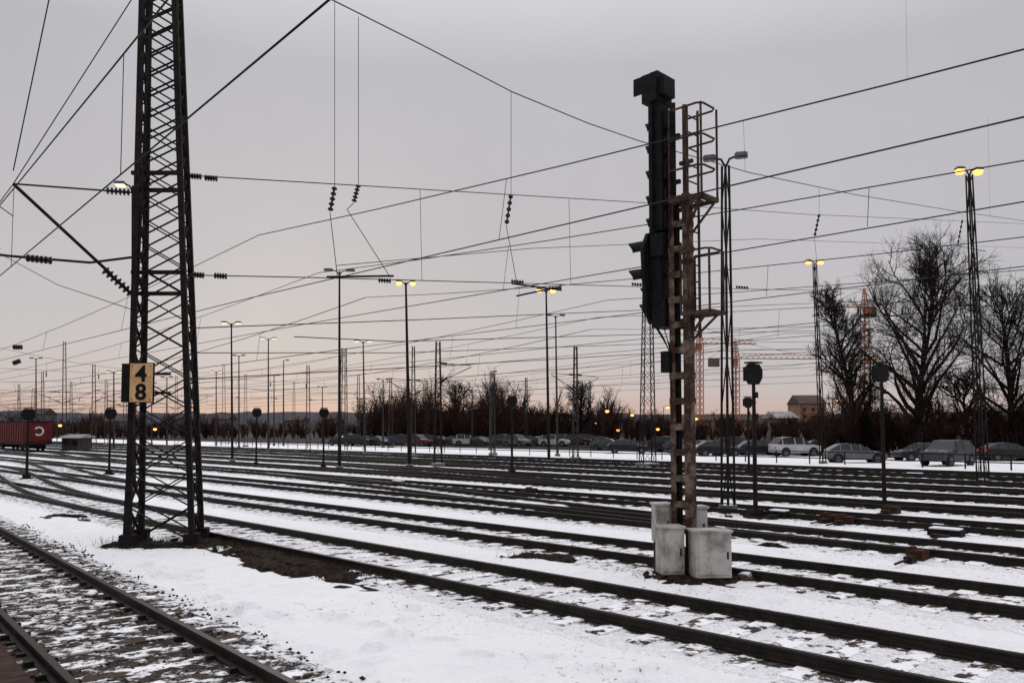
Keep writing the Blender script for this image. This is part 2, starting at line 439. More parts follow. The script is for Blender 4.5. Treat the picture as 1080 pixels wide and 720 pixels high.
def tb(pts,r=.02): mb.tube([L(*p) for p in pts],r,6,'steel2')
def cage(a0,a1,c0,c1,zb,zt,nr):
    for a,c in ((a0,c0),(a0,c1),(a1,c0),(a1,c1)): tb([(a,c,zb),(a,c,zt)])
    for i in range(nr):
        z=zb+(zt-zb)*(i+1)/nr
        tb([(a1,c0,z),(a0+.08,c0,z),(a0,c0+.08,z),(a0,c1-.08,z),(a0+.08,c1,z),(a1,c1,z)],.018)
    for i in range(7):
        a=a0+(a1-a0)*i/6; mb.beam(L(a,c0,zb),L(a,c1,zb),.03,.03,'steel2')
    mb.beam(L(a0,c0,zb),L(a1,c0,zb),.06,.06,'steel2'); mb.beam(L(a0,c1,zb),L(a1,c1,zb),.06,.06,'steel2'); mb.beam(L(a0,c0,zb),L(a0,c1,zb),.06,.06,'steel2')
cage(-.56,.06,-.24,.26,6.30,7.86,3)
cage(-.66,-.12,-.20,.24,4.38,5.42,1)
for c in (-.17,.17): mb.beam(L(-.25,c,4.0),L(-.25,c,7.9),.035,.05,'steel2')
z=4.1
while z<7.9: tb([(-.25,-.17,z),(-.25,.17,z)],.013); z+=.28
for z in (4.3,5.3,6.2,7.0): mb.beam(L(-.25,.0,z),L(.0,0,z),.06,.06,'steel2')
mb.beam(L(-.1,0,6.1),L(-.1,0,8.0),.07,.07,'steel2')
for c in (-.22,.24): mb.beam(L(-.54,c,6.3),L(-.15,c*.3,5.75),.035,.035,'steel2'); mb.beam(L(-.6,c*.8,4.38),L(-.15,c*.3,3.95),.035,.035,'steel2')
mb.build('service_cage',sgn)
def cabinet(x,y,z,w,d,h,r):
    mb=MB('cab'); mb.box((x,y,z+h/2),(w,d,h),r,'cab'); mb.box((x,y,z+h+.02),(w+.05,d+.05,.04),r,'cab')
    Rr=Matrix.Rotation(r,3,'Z')
    mb.box(V((x,y,z+h/2))+Rr@V((0,-d/2-.006,0)),(w-.08,.012,h-.1),r,'cab')
    mb.box(V((x,y,z+h/2))+Rr@V((w/2-.07,-d/2-.022,0)),(.025,.02,.12),r,'black')
    for sx in (-1,1): mb.box(V((x,y,z/2))+Rr@V((sx*w*.35,0,0)),(.05,d*.6,max(z,.05)),r,'steel')
    mb.build('cabinet',sgn,bevel=.01)
cabinet(.33,-.38,.08,.60,.36,.72,.12); cabinet(-.28,-.20,.10,.38,.36,.74,.12)
cabinet(-.33,.25,.55,.27,.3,.62,.1); cabinet(.28,.25,.5,.26,.3,.62,.1)
# ---------- yard lamps
def lamp(u,v,vt,lit,latt=False,w=.16,arm=.85,two=True,rz=.1):
    g=gnd(u[0] if isinstance(u,tuple) else u,v); ut=u[1] if isinstance(u,tuple) else u
    t=at(ut,vt,g.y); H=t.z
    st='steel' if g.y<62 else 'steelhaze'
    mb=MB(st)
    if latt: lattice(mb,g,t-V((0,0,.2)),w*1.5,w*.8,rz=.5,panel=1.6,leg=.05,br=.03,cross=False,k=st)
    else: mb.tube([g,g.lerp(t,.5),t],[w*.6,w*.45,w*.3],8,st)
    mb.box(g+V((0,0,.1)),(.4,.4,.25),.3,'conc')
    Rr=Matrix.Rotation(rz,3,'Z'); gl='glow' if lit==1 else 'glow2'
    for sgnx in ((-1,1) if two else (1,)):
        e=t+Rr@V((sgnx*arm*.45,0,.05))
        mb.tube([t-V((0,0,.25)),t+Rr@V((sgnx*arm*.2,0,.0)),e],.035,6,st)
        c=t+Rr@V((sgnx*arm*.75,0,.07))
        mb.box(c,(arm*.62,.30,.09),rz,'lampgrey'); mb.box(c+V((0,0,.065)),(arm*.5,.22,.04),rz,'lampgrey')
        if lit:
            a=arm*.29; hgt=.20 if lit==1 else .08
            vs=[c+Rr@V(q) for q in ((-a,-.14,-.045),(a,-.14,-.045),(a,.14,-.045),(-a,.14,-.045),(-a*.7,-.10,-.045-hgt),(a*.7,-.10,-.045-hgt),(a*.7,.10,-.045-hgt),(-a*.7,.10,-.045-hgt))]
            mb.add(vs,[(3,2,1,0)[::-1],(7,6,5,4),(0,4,5,1),(1,5,6,2),(2,6,7,3),(3,7,4,0)],gl)
        else: mb.box(c-V((0,0,.06)),(arm*.50,.22,.03),rz,'glass')
    mb.build('yard_lamp_post')
lamp((1037,1022),510,180,1,True,.24,.60)
lamp((868,859),489,276,1,True,.20,.62)
lamp((768,765),540,168,0,True,.18,.62,rz=-.3)
lamp(358,495,286,0,w=.18,arm=.9)
lamp((432,428),493,298,1,w=.22,arm=.6)
lamp((141,140),520,196,2,w=.16,arm=.62)
lamp((579,576),488,306,1,w=.2,arm=.7); lamp((588,586),481,333,0,w=.2)
lamp((245,244),487,341,2,w=.18,arm=.7); lamp(283,476,357,2,w=.2,arm=.9); lamp((385,383),478,360,2,w=.2,arm=.9)
for u,v,vt,l in ((299,470,380,0),(38,472,378,0),(252,472,375,0),(120,474,392,2),(228,470,392,2),(289,470,396,0),(404,472,400,0),(498,470,412,0),(918,478,376,1),(176,471,398,0),(517,474,392,0),(878,470,420,0),(160,468,404,0),(340,468,408,0)):
    lamp(u,v,vt,l,w=.22,arm=.8,two=(u%2==0))
def street(u,v,vt,ht=.7):
    g=gnd(u,v); t=at(u,vt,g.y); mb=MB('steelhaze'); mb.tube([g,t,t+V((.5,-.1,.15))],[.1,.06,.05],6,'steelhaze')
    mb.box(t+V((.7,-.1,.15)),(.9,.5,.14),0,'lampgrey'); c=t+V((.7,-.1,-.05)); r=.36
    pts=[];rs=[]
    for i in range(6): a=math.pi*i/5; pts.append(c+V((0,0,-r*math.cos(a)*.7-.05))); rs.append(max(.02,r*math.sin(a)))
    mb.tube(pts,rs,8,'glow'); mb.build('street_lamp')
for u,v,vt in ((636,468,433),(624,466,446),(700,467,429),(790,469,425),(560,465,441),(663,466,437),(585,466,433),(648,466,453),(500,466,447),(730,467,441),(690,466,452),(878,470,421),(160,466,452),(60,466,448)): street(u,v,vt)
# ---------- distant lattice catenary masts
def cmast(u,v,vt,w=.6,arm=0):
    g=gnd(u,v); t=at(u,vt,g.y); k='steel' if g.y<56 else 'steelhaze'; mb=MB(k)
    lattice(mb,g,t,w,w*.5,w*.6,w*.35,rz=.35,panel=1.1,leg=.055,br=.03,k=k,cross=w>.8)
    mb.box(g+V((0,0,.1)),(w+.2,w+.2,.3),.6,'conc')
    if arm:
        for sg_ in ((1,) if arm==1 else (-1,1)):
            a=V((t.x,t.y,6.9)); b=a+TN*sg_*3.0
            a2=V((t.x,t.y,5.6)); mb.tube([a,b],.025,5,k); mb.tube([a2,b-V((0,0,.1))],.03,5,k); mb.tube([a2,a2+TN*sg_*2.4+V((0,0,.3))],.02,5,k)
            mb.insul(a+TN*sg_*.3,a+TN*sg_*.8,.08); mb.insul(a2+TN*sg_*.3+V((0,0,.1)),a2+TN*sg_*.8+V((0,0,.3)),.08)
    mb.build('lattice_catenary_mast')
cmast(683,492,290,.95); cmast(462,492,360,.5,1); cmast(436,482,365,.4,2); cmast(607,485,365,.45,2)
for u,v,vt,w in ((68,475,360,.5),(99,476,384,.5),(325,481,385,.4),(259,471,394,.5),(45,470,392,.5),(112,470,400,.5),(132,472,388,.5),(152,471,400,.5),(186,470,396,.5),(200,474,388,.5),(310,468,402,.5),(378,471,395,.5),(450,469,402,.5),(75,468,402,.5),(20,468,405,.5),(555,470,398,.5),(622,469,402,.5),(236,473,384,.5),(412,472,398,.5),(520,480,392,.4)):
    cmast(u,v,vt,w,random.choice((0,1,2)))
# ---------- shunting signals
def shunt(u,v,vt):
    g=gnd(u,v); t=at(u,vt,g.y); H=t.z; mb=MB('steel')
    mb.tube([g,V((g.x,g.y,H-.5))],[.07,.05],8); mb.box(g+V((0,0,.12)),(.32,.32,.26),.3,'steel'); mb.box(g+V((0,0,.02)),(.5,.5,.10),.3,'soil')
    c=V((g.x,g.y,H-.32)); R2=Matrix.Rotation(.5,3,'Z')
    vs=[];q=[(-.17,-.30),(.17,-.30),(.31,-.1),(.31,.12),(.2,.27),(-.2,.27),(-.31,.12),(-.31,-.1)]
    for y in (-.05,.05):
        for x,z in q: vs.append(c+R2@V((x,y,z)))
    mb.add(vs,[tuple(range(8)),tuple(range(15,7,-1))]+[(i,i+8,(i+1)%8+8,(i+1)%8) for i in range(8)],'black')
    mb.box(c+R2@V((0,.12,0)),(.36,.2,.4),.5,'black')
    mb.box(c+V((0,0,.31)),(.42,.30,.04),.5,'black')
    for z in (.6,1.2): mb.box(V((g.x+.05,g.y-.05,H-.32-z)),(.09,.09,.16),.5,'steel')
    mb.build('shunting_signal',bevel=.006)
for a in ((540,500,417),(797,546,382),(933,536,382),(341,493,430),(270,491,430),(115,500,430),(28,505,430),(790,500,418)): shunt(*a)
# ---------- point machines & bits
def pmach(u,v,w=.7,ty=0):
    g=gnd(u,v); mb=MB('steel')
    a=math.atan2(TD.y,TD.x)
    mb.box(g+V((0,0,.10)),(w,.36,.20),a,'rust' if ty else 'steel'); 
    if not ty: mb.box(g+V((0,0,.215)),(w*.9,.33,.04),a,'snowcap')
    else: mb.box(g+TD*.1+V((0,0,.215)),(w*.4,.22,.05),a,'rust')
    mb.box(g+TN*-.42+V((0,0,.06)),(w*.5,.28,.12),a,'steel'); mb.tube([g+V((0,0,.08)),g-TN*1.2+V((0,0,.06))],.025,6,'rust')
    mb.build('point_machine',bevel=.04)
for u,v,w,t in ((876,550,.45,1),(892,552,.4,1),(822,546,.5,0),(940,541,.45,1),(998,567,.7,0),(968,590,.3,1),(965,503,.8,0),(845,500,.8,0),(560,520,.4,1),(420,512,.6,0)):
    if w: pmach(u,v,w,t)
def blob(mb,c,r,k,sd,flat=.6):
    import bmesh
    bm=bmesh.new(); bmesh.ops.create_icosphere(bm,subdivisions=2,radius=1)
    o=V((sd*3.1,sd*1.7,0)); vs=[]
    for v in bm.verts:
        q=v.co*(1+.45*noise.noise(v.co*1.6+o)+.2*noise.noise(v.co*4+o)); vs.append(V(c)+V((q.x*r,q.y*r,q.z*r*flat)))
    mb.add(vs,[tuple(v.index for v in ff.verts) for ff in bm.faces],k); bm.free()
PA=gnd(240,575); PB=gnd(370,612)
mb=MB('soil'); 
for i in range(150):
    t=random.random(); a=PA.lerp(PB,t); w=.40*(1-abs(t-.45))
    p=a+V((random.gauss(0,w),random.gauss(0,w*.5),0)); p.z=gz(p.x,p.y)+.01; blob(mb,p,random.uniform(.02,.07),'soil',i)
for i in range(80):
    a=random.uniform(0,6.28); p=ML+V((math.cos(a)*random.uniform(.5,1.4),math.sin(a)*random.uniform(.3,.8),0)); p.z=gz(p.x,p.y)+.01; blob(mb,p,random.uniform(.02,.08),'soil',i+200)
for i in range(30):
    a=random.uniform(0,6.28); p=S+V((math.cos(a)*random.uniform(.3,.9),math.sin(a)*random.uniform(.3,.7),0)); p.z=gz(p.x,p.y)+.01; blob(mb,p,random.uniform(.02,.06),'soil',i+300)
mb.build('earth_clods',smooth=True)
mb=MB('soil'); M['grass']=pmat('dry_grass',(.020,.013,.008),(.07,.048,.03),6,.9,bs=0); 
for i in range(1300):
    q=random.random()
    if q<.45: t=random.random(); p=PA.lerp(PB,t)+V((random.gauss(0,.3),random.gauss(0,.2),0))
    elif q<.8: p=ML+V((random.gauss(0,.7),random.gauss(-.1,.35),0))
    elif q<.9: p=S+V((random.gauss(0,.4),random.gauss(0,.3),0))
    else: p=V((.63+random.gauss(0,.4),15.3+random.gauss(0,.12),0))
    p.z=gz(p.x,p.y)
    e=p+V((random.gauss(0,.06),random.gauss(0,.06),random.uniform(.05,.14)))
    mb.tube([p,e],[.006,.002],3,'grass',caps=False)
mb.build('dry_grass')
for u,v,r in ((787,611,.14),(97,630,.10),(87,550,.12),(50,549,.12),(768,545,.10)):
    mb=MB('stone'); g=gnd(u,v); blob(mb,g+V((0,0,r*.3)),r,'stone',u,.7); blob(mb,g+V((r*.9,.05,r*.2)),r*.6,'stone',u+3,.7); mb.build('stone',smooth=True)
mb=MB('soil')
for i in range(2200):
    s=random.uniform(2,24); p,d=NP[int(s)+30]; p=p+d*(s-int(s)); nn=V((d.y,-d.x,0)); x=random.uniform(-1.6,1.6)
    r=random.uniform(.012,.034); p=p+nn*x
    q=[V((random.uniform(.6,1.2)*a,random.uniform(.6,1.2)*b,random.uniform(.5,1)*c)) *r for a,b,c in ((1,0,0),(-1,0,0),(0,1,0),(0,-1,0),(0,0,1),(0,0,-1))]
    mb.add([p+V((0,0,.008))+t for t in q],[(0,2,4),(2,1,4),(1,3,4),(3,0,4),(2,0,5),(1,2,5),(3,1,5),(0,3,5)],'soil')
mb.build('ballast_stones')
# ---------- overhead lines
def sagw(mb,a,b,sag,r=.012,n=10):
    pts=[]
    for i in range(n+1):
        t=i/n; p=V(a).lerp(V(b),t); p.z-=sag*4*t*(1-t); pts.append(p)
    mb.tube(pts,r,4,'wire',caps=False)
SP=[17-65*2+65*k for k in range(0,12)]
def catenary(D,hm,hc,off=0,r=.010):
    mb=MB('wire')
    for a,b in zip(SP[:-1],SP[1:]):
        a+=off;b+=off
        sg_=hm-hc-.35
        rr=r*(1 if b<90 else 1.5)
        zz=.22 if (SP.index(a-off)%2) else -.22
        sagw(mb,tr(a,D,hm),tr(b,D,hm),sg_,rr,14); sagw(mb,tr(a,D+zz,hc),tr(b,D-zz,hc),.05,rr,2)
        if a<200:
            for i in range(1,8):
                t=i/8; z1=hm-sg_*4*t*(1-t); mb.tube([tr(a+(b-a)*t,D,z1),tr(a+(b-a)*t,D+zz*(1-2*t),hc)],rr*.6,3,'wire',caps=False)
    mb.build('overhead_line')
for i,D in enumerate(NEAR_D):
    catenary(D,7.2+.25*((i*7)%3-1),5.55+.1*((i*5)%3-1),off=(i%3)*4)
mb=MB('wire')
def np_(s,z): p,_=near_path(s); return V((p.x,p.y,z))
mb.tube([np_(s,5.45) for s in range(-28,58,4)],.012,4,'wire',caps=False)
pts=[]
for s in range(-28,58,3): pts.append(np_(s,6.9+((s-14)/36)**2*.5*1.0))
mb.tube(pts,.012,4,'wire',caps=False)
for s in (-2,4,10,17,24,32,40): mb.tube([np_(s,5.45),np_(s,6.9+((s-14)/36)**2*.5)],.006,3,'wire',caps=False)
mb.build('overhead_line')
for sp in SP[3:8]:
    mb=MB('wire')
    for z,sg_ in ((5.95,0.0),(7.9,.0),(11.5,3.2)):
        sagw(mb,tr(sp,6.8 if sp>90 else 11,z),tr(sp,54,z),sg_,.014 if sp<90 else .022,16)
    for D in NEAR_D:
        mb.insul(tr(sp,D,7.3),tr(sp,D,7.8),.08,4); mb.insul(tr(sp,D+.4,5.95),tr(sp,D+.9,5.95),.07,4)
        t=(D-6.8)/47.2; mb.tube([tr(sp,D,7.8),tr(sp,D,11.5-3.2*4*t*(1-t))],.01,3,'wire')
    mb.build('headspan_wires')
    m2=MB('steelhaze'); lattice(m2,tr(sp,54,0),tr(sp,54,12.3),.85,.45,rz=.6,panel=1.1,leg=.07,br=.035,k='steelhaze',cross=False); m2.build('lattice_catenary_mast')
mb=MB('wire')
def yy(u):
    t=ray(u,300)[0]; r=(-ML.x+t*ML.y*1.0)/( .703-.711*t) if abs(.703-.711*t)>.05 else 60
    return min(70,ML.y+.711*max(0,r))
def pw(pts,r=.013):
    mb.tube([at(u,v,yy(u)) for u,v in pts],r,4,'wire',caps=False)
pw([(180,-72),(350,0),(440,45),(540,97),(620,130),(672,148),(790,182),(900,205),(1010,223),(1080,233),(1200,240)],.02)
pw([(200,185),(450,200),(665,213),(850,226),(1080,236),(1200,240)],.013)
pw([(200,290),(345,293),(560,299),(700,303),(850,306),(1100,300)],.013)
pw([(355,280),(560,262),(800,252),(1100,262)],.01)
pw([(310,355),(420,360),(700,352),(900,348),(1100,352)],.012)
pw([(200,346),(420,338),(700,326),(900,318),(1100,322)],.012)
pw([(200,400),(420,388),(700,372),(900,366),(1100,372)],.012)
pw([(200,372),(420,372),(700,362),(900,340),(1100,330)],.010)
def drop(u,v0,v1,v2,u2=None,v3=None):
    Y=yy(u); mb.tube([at(u,v0,Y),at(u,v1,Y)],.008,4,'wire',caps=False)
    mb.insul(at(u,v1,Y),at(u-5,v2,Y),.075,5)
    if u2: mb.tube([at(u-5,v2,Y),at(u2,v3,Y)],.010,4,'wire',caps=False)
drop(353,2,197,224,356,293); drop(378,18,195,214,366,221)
mb.tube([at(366,221,yy(366)),at(412,293,yy(380))],.010,4,'wire',caps=False)
drop(539,96,205,238,545,298); drop(864,198,226,250,864,305); drop(1015,225,232,258,1013,300)
for u,v0,v1 in ((784,126,181),(955,-20,84),(1042,124,228),(443,200,296),(600,210,300)):
    mb.tube([at(u,v0,yy(u)),at(u+2,v1,yy(u))],.007,4,'wire',caps=False)
for u,v in ((205,186),(222,188),(208,290),(232,291),(405,296),(545,297),(585,304),(672,300),(782,303)):
    Y=yy(u); mb.insul(at(u-6,v-.5,Y),at(u+8,v+.5,Y),.07,5)
for a,b in (((345,292),(415,291)),((540,299),(592,306)),((545,312),(592,302)),((1012,260),(1040,265))):
    mb.tube([at(a[0],a[1],yy(a[0])),at(b[0],b[1],yy(b[0]))],.03,5,'steel')
Y=ML.y
mb.tube([at(14,194,Y-1.5),at(118,290,Y-.3)],.035,6,'steel'); mb.insul(at(110,284,Y-.3),at(140,311,Y),.10,7)
mb.tube([at(14,194,Y-1.5),at(150,204,Y)],.02,5,'steel'); mb.insul(at(112,201,Y-.3),at(138,203,Y),.08,6)
mb.tube([at(-60,262,Y-3),at(10,270,Y-1),at(95,277,Y-.5),at(150,270,Y)],.028,5,'steel'); mb.insul(at(28,272,Y-1),at(56,275,Y-1),.08,6)
for a,b in (((14,194),(-50,280)),((14,194),(145,-10)),((14,180),(60,-40)),((0,262),(-40,215)),((14,228),(0,218))):
    mb.tube([at(a[0],a[1],Y-1.4),at(b[0],b[1],Y-3)],.012,4,'wire',caps=False)
mb.tube([at(150,330,Y),at(60,300,Y+6),at(-60,235,Y+8)],.010,4,'wire',caps=False)
mb.insul(at(14,366,Y+20),at(24,366,Y+20),.12,4); mb.insul(at(14,383,Y+20),at(22,380,Y+20),.12,4)
mb.build('span_wires')
# ---------- trees
def bare_tree(name,base,H,spread,seed,n1=26,n2=8,n3=6,n4=4,tr0=.38,mat='bark',clear=.15,th=1.0,tw=1.0):
    rnd=random.Random(seed); mb=MB(mat); base=V(base)
    def grow(p,d,L_,r0,r1,ns,sides,wob,up):
        pts=[p];rs=[r0]
        for i in range(ns):
            d=(d+V((rnd.gauss(0,wob),rnd.gauss(0,wob),rnd.gauss(0,wob)+up))).normalized()
            p=p+d*(L_/ns); pts.append(p); rs.append(r0+(r1-r0)*(i+1)/ns)
        mb.tube(pts,rs,sides,mat,caps=False); return pts,rs,d
    def at_(pts,t):
        x=t*(len(pts)-1); i=min(int(x),len(pts)-2); return pts[i].lerp(pts[i+1],x-i),(pts[i+1]-pts[i]).normalized(),i
    def side(d,ang):
        a=V((rnd.gauss(0,1),rnd.gauss(0,1),rnd.gauss(0,1))); a=(a-d*a.dot(d)).normalized()
        return (d*math.cos(ang)+a*math.sin(ang)).normalized()
    tp,trr,_=grow(base-V((0,0,.2)),V((0,0,1)),H*.88,tr0,.04,8,8,.06,.05)
    for i in range(n1):
        t=clear+(1-clear)*((i+rnd.random())/n1); p,d,k=at_(tp,t)
        x=(t-clear)/(1-clear); prof=math.sin(math.pi*(.25+.65*x))**.7
        L1=spread*prof*rnd.uniform(.7,1.2)*1.3
        az=i*2.4+rnd.uniform(-.4,.4); el=math.radians(rnd.uniform(25,62))+x*.30
        d1=V((math.cos(az)*math.cos(el),math.sin(az)*math.cos(el),math.sin(el)))
        r=trr[k]*.5
        p1,_,_=grow(p,d1,L1,max(.05,r)*th,.025*th,5,5,.12,.10)
        for j in range(n2):
            t2=.2+.8*(j+rnd.random())/n2; q,dd,_k=at_(p1,t2)
            p2,_,_=grow(q,side(dd,rnd.uniform(.5,.95)),L1*.42*rnd.uniform(.6,1.2)*(1.15-.5*t2),.034*th,.016*th,4,4,.16,.08)
            for l in range(n3):
                t3=.2+.8*(l+rnd.random())/n3; q2,d2,_k=at_(p2,t3)
                L3=max(.5,L1*.20)*rnd.uniform(.6,1.3)
                p3,_,_=grow(q2,side(d2,rnd.uniform(.4,.9)),L3,.018*tw,.012*tw,2,3,.18,.06)
                for m_ in range(n4):
                    q3,d3,_k=at_(p3,rnd.uniform(.2,1)); grow(q3,side(d3,rnd.uniform(.4,.9)),L3*rnd.uniform(.4,.9),.013*tw,.008*tw,1,3,.1,.05)
    return mb.build(name)
def tpos(u,Y): return V((ray(u,453)[0]*Y,Y,0))
bare_tree('bare_tree',tpos(968,76),19.4,6.1,3,36,8,6,4,tr0=.45,th=1.35,tw=1.05,clear=.13)
bare_tree('bare_tree',tpos(905,80),17.4,3.4,5,36,8,6,4,th=1.5,tw=1.15,clear=.05)
bare_tree('bare_tree',tpos(1068,78),16.5,5.0,9,28,8,6,4,th=1.3,tw=1.05)
bare_tree('bare_tree',tpos(1150,76),17.0,6.0,12,20,7,5,3)
bare_tree('bare_tree',tpos(612,130),9.5,3.0,14,24,7,5,3,th=1.5,tw=1.5)
bare_tree('bare_tree',tpos(484,150),11.0,3.6,15,22,6,5,3,th=1.6,tw=1.8)
bare_tree('bare_tree',tpos(520,155),10.0,3.8,25,22,6,5,3,th=1.6,tw=1.8)
bare_tree('bare_tree',tpos(1020,95),8.5,3.6,16,22,7,5,3,th=1.5,tw=1.2)
def mass(name,u0,u1,Y,h0,h1,N,seed,th=1.):
    rnd=random.Random(seed); mb=MB('twig')
    for i in range(N):
        u=rnd.uniform(u0,u1); y=Y*rnd.uniform(.93,1.12); b=tpos(u,y); H=rnd.uniform(h0,h1)*(.95+.7*noise.noise((u*.035,seed*3.3,0)))*(1.3 if rnd.random()<.1 else 1)
        for s in range(rnd.randint(3,5)):
            d=V((rnd.gauss(0,.28),rnd.gauss(0,.28),1)).normalized(); e=b+d*H*rnd.uniform(.7,1)
            mb.tube([b,e],[.07*th,.02*th],3,'twig',caps=False)
            for k in range(18):
                t=rnd.uniform(.1,1); p=b.lerp(e,t); dd=(d+V((rnd.gauss(0,.6),rnd.gauss(0,.6),rnd.uniform(0,.5)))).normalized(); q=p+dd*H*rnd.uniform(.12,.35)
                mb.tube([p,q],[.032*th,.012*th],3,'twig',caps=False)
                for l in range(3):
                    p2=p.lerp(q,rnd.random()); mb.tube([p2,p2+V((rnd.gauss(0,.5),rnd.gauss(0,.5),rnd.uniform(.1,.9)))*H*.12],[.018*th,.010*th],3,'twig',caps=False)
    mb.build(name)
mass('distant_shrubs',385,650,150,5.5,8.4,170,1,1.7)
mass('distant_shrubs',640,880,170,3.5,6.0,110,2,1.7)
mass('trackside_shrubs',860,1200,82,3.2,5.5,130,3,1.2)
mass('distant_shrubs',-40,390,230,3.,6.0,170,4,2.0)
mass('distant_shrubs',440,545,140,6.,8.5,30,5,1.6)
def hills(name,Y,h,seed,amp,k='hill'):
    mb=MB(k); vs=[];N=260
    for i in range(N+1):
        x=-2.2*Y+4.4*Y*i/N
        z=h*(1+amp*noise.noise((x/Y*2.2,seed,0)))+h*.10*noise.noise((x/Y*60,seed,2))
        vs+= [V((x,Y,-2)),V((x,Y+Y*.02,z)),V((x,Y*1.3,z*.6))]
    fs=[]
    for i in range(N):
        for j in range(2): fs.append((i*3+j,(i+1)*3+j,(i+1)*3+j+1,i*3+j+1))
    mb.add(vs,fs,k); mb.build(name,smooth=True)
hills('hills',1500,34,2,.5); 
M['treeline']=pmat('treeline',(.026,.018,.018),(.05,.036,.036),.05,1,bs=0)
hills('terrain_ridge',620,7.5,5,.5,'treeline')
# ---------- cranes
def crane(u,Y,vt,jl,jr,ang,s=1.0):
    b=tpos(u,Y); t=at(u,vt,Y); mb=MB('crane'); k='crane'
    lattice(mb,b,t,1.5*s,1.5*s,rz=.4,panel=1.2,leg=.17*s,br=.10*s,k=k)
    d=V((math.cos(ang),math.sin(ang),0)); up=V((0,0,1.5*s)); sd=V((-d.y,d.x,0))*.6*s
    a=t-d*jl; c=t+d*jr
    for o in (sd,-sd): mb.beam(a+o,c+o,.17*s,.17*s,k)
    mb.beam(t-d*jl*.2+up,c-d*1+up*.8,.16*s,.16*s,k)
    N=int(jr/1.6)
    for i in range(N):
        p=t+d*jr*i/N; q=t+d*jr*(i+1)/N; m_=(p+q)/2+up*.9
        mb.beam(p+sd,m_,.10*s,.10*s,k); mb.beam(m_,q-sd,.10*s,.10*s,k)
    pk=t+V((0,0,5*s)); lattice(mb,t,pk,1.4*s,.3*s,rz=.4,panel=1,leg=.15*s,br=.1*s,k=k)
    mb.tube([pk,a],.06*s,4,k); mb.tube([pk,c-d*jr*.35+up],.06*s,4,k)
    mb.box(a+d*1.5-V((0,0,1.2*s)),(3*s,1.4*s,2.4*s),ang,'conc'); mb.box(t+sd*2-V((0,0,1*s)),(1.6*s,1.4*s,1.9*s),ang,k)
    mb.build('tower_crane')
crane(738,230,362,6,17,.12); crane(776,230,378,8,27,.06); crane(912,215,324,3,13,3.25)
# ---------- buildings
def building(name,u0,u1,Y,h,k1,roofk,win=True,depth=14):
    a=tpos(u0,Y);b=tpos(u1,Y);w=b.x-a.x; e=empty(name,((a.x+b.x)/2,Y,0))
    mb=MB(k1); mb.box((0,depth/2,h/2),(w,depth,h),0,k1); mb.build('walls',e)
    mb=MB(roofk); rz=h*.22+(.8 if depth>5 else .1)
    vs=[(-w/2-.4,-.5,h),(w/2+.4,-.5,h),(w/2+.4,depth+.5,h),(-w/2-.4,depth+.5,h),(-w/2-.4,depth/2,h+rz),(w/2+.4,depth/2,h+rz)]
    mb.add([V(x) for x in vs],[(0,1,5,4),(2,3,4,5),(0,4,3),(1,2,5),(3,2,1,0)],roofk); mb.build('roof',e)
    mb=MB('glass'); nw=max(2,int(w/3.2))
    for fl in range(max(1,int(h/3))):
        for i in range(nw): mb.box((-w/2+(i+.5)*w/nw,-.03,min(1.6,h*.6)+fl*3),(min(1.3,w*.3),.06,min(1.3,h*.4)),0,'glass')
    mb.build('windows',e)
M['wallor']=pmat('ochre_render',(.22,.12,.08),(.30,.17,.11),.5,.9,bs=0); M['wallgr']=pmat('grey_render',(.09,.078,.078),(.14,.12,.12),.5,.9,bs=0)
M['roofs']=pmat('snowy_roof',(.20,.17,.17),(.38,.36,.38),.3,.9,bs=0); M['roofd']=pmat('tile_roof',(.05,.035,.03),(.09,.06,.055),.3,.9,bs=0); M['walldk']=pmat('dark_timber',(.03,.025,.022),(.06,.05,.045),2,.9,bs=0)
building('warehouse',590,622,300,5,'wallgr','roofs'); building('warehouse',736,800,230,5.2,'wallor','roofd'); building('apartment_block',844,872,320,13,'wallor','roofd')
building('house',640,668,260,6,'wallgr','roofd'); building('house',820,842,240,6,'wallgr','roofs'); building('warehouse',690,728,210,4.,'wallor','roofd')
building('warehouse',100,136,420,7,'wallgr','roofd'); building('house',300,318,380,7,'wallgr','roofd'); building('apartment_block',30,44,430,11,'wallgr','roofd'); building('house',222,240,400,8,'wallgr','roofd'); building('house',340,352,390,8,'wallgr','roofd')
building('trackside_hut',66,83,93,1.5,'walldk','roofs',depth=3)
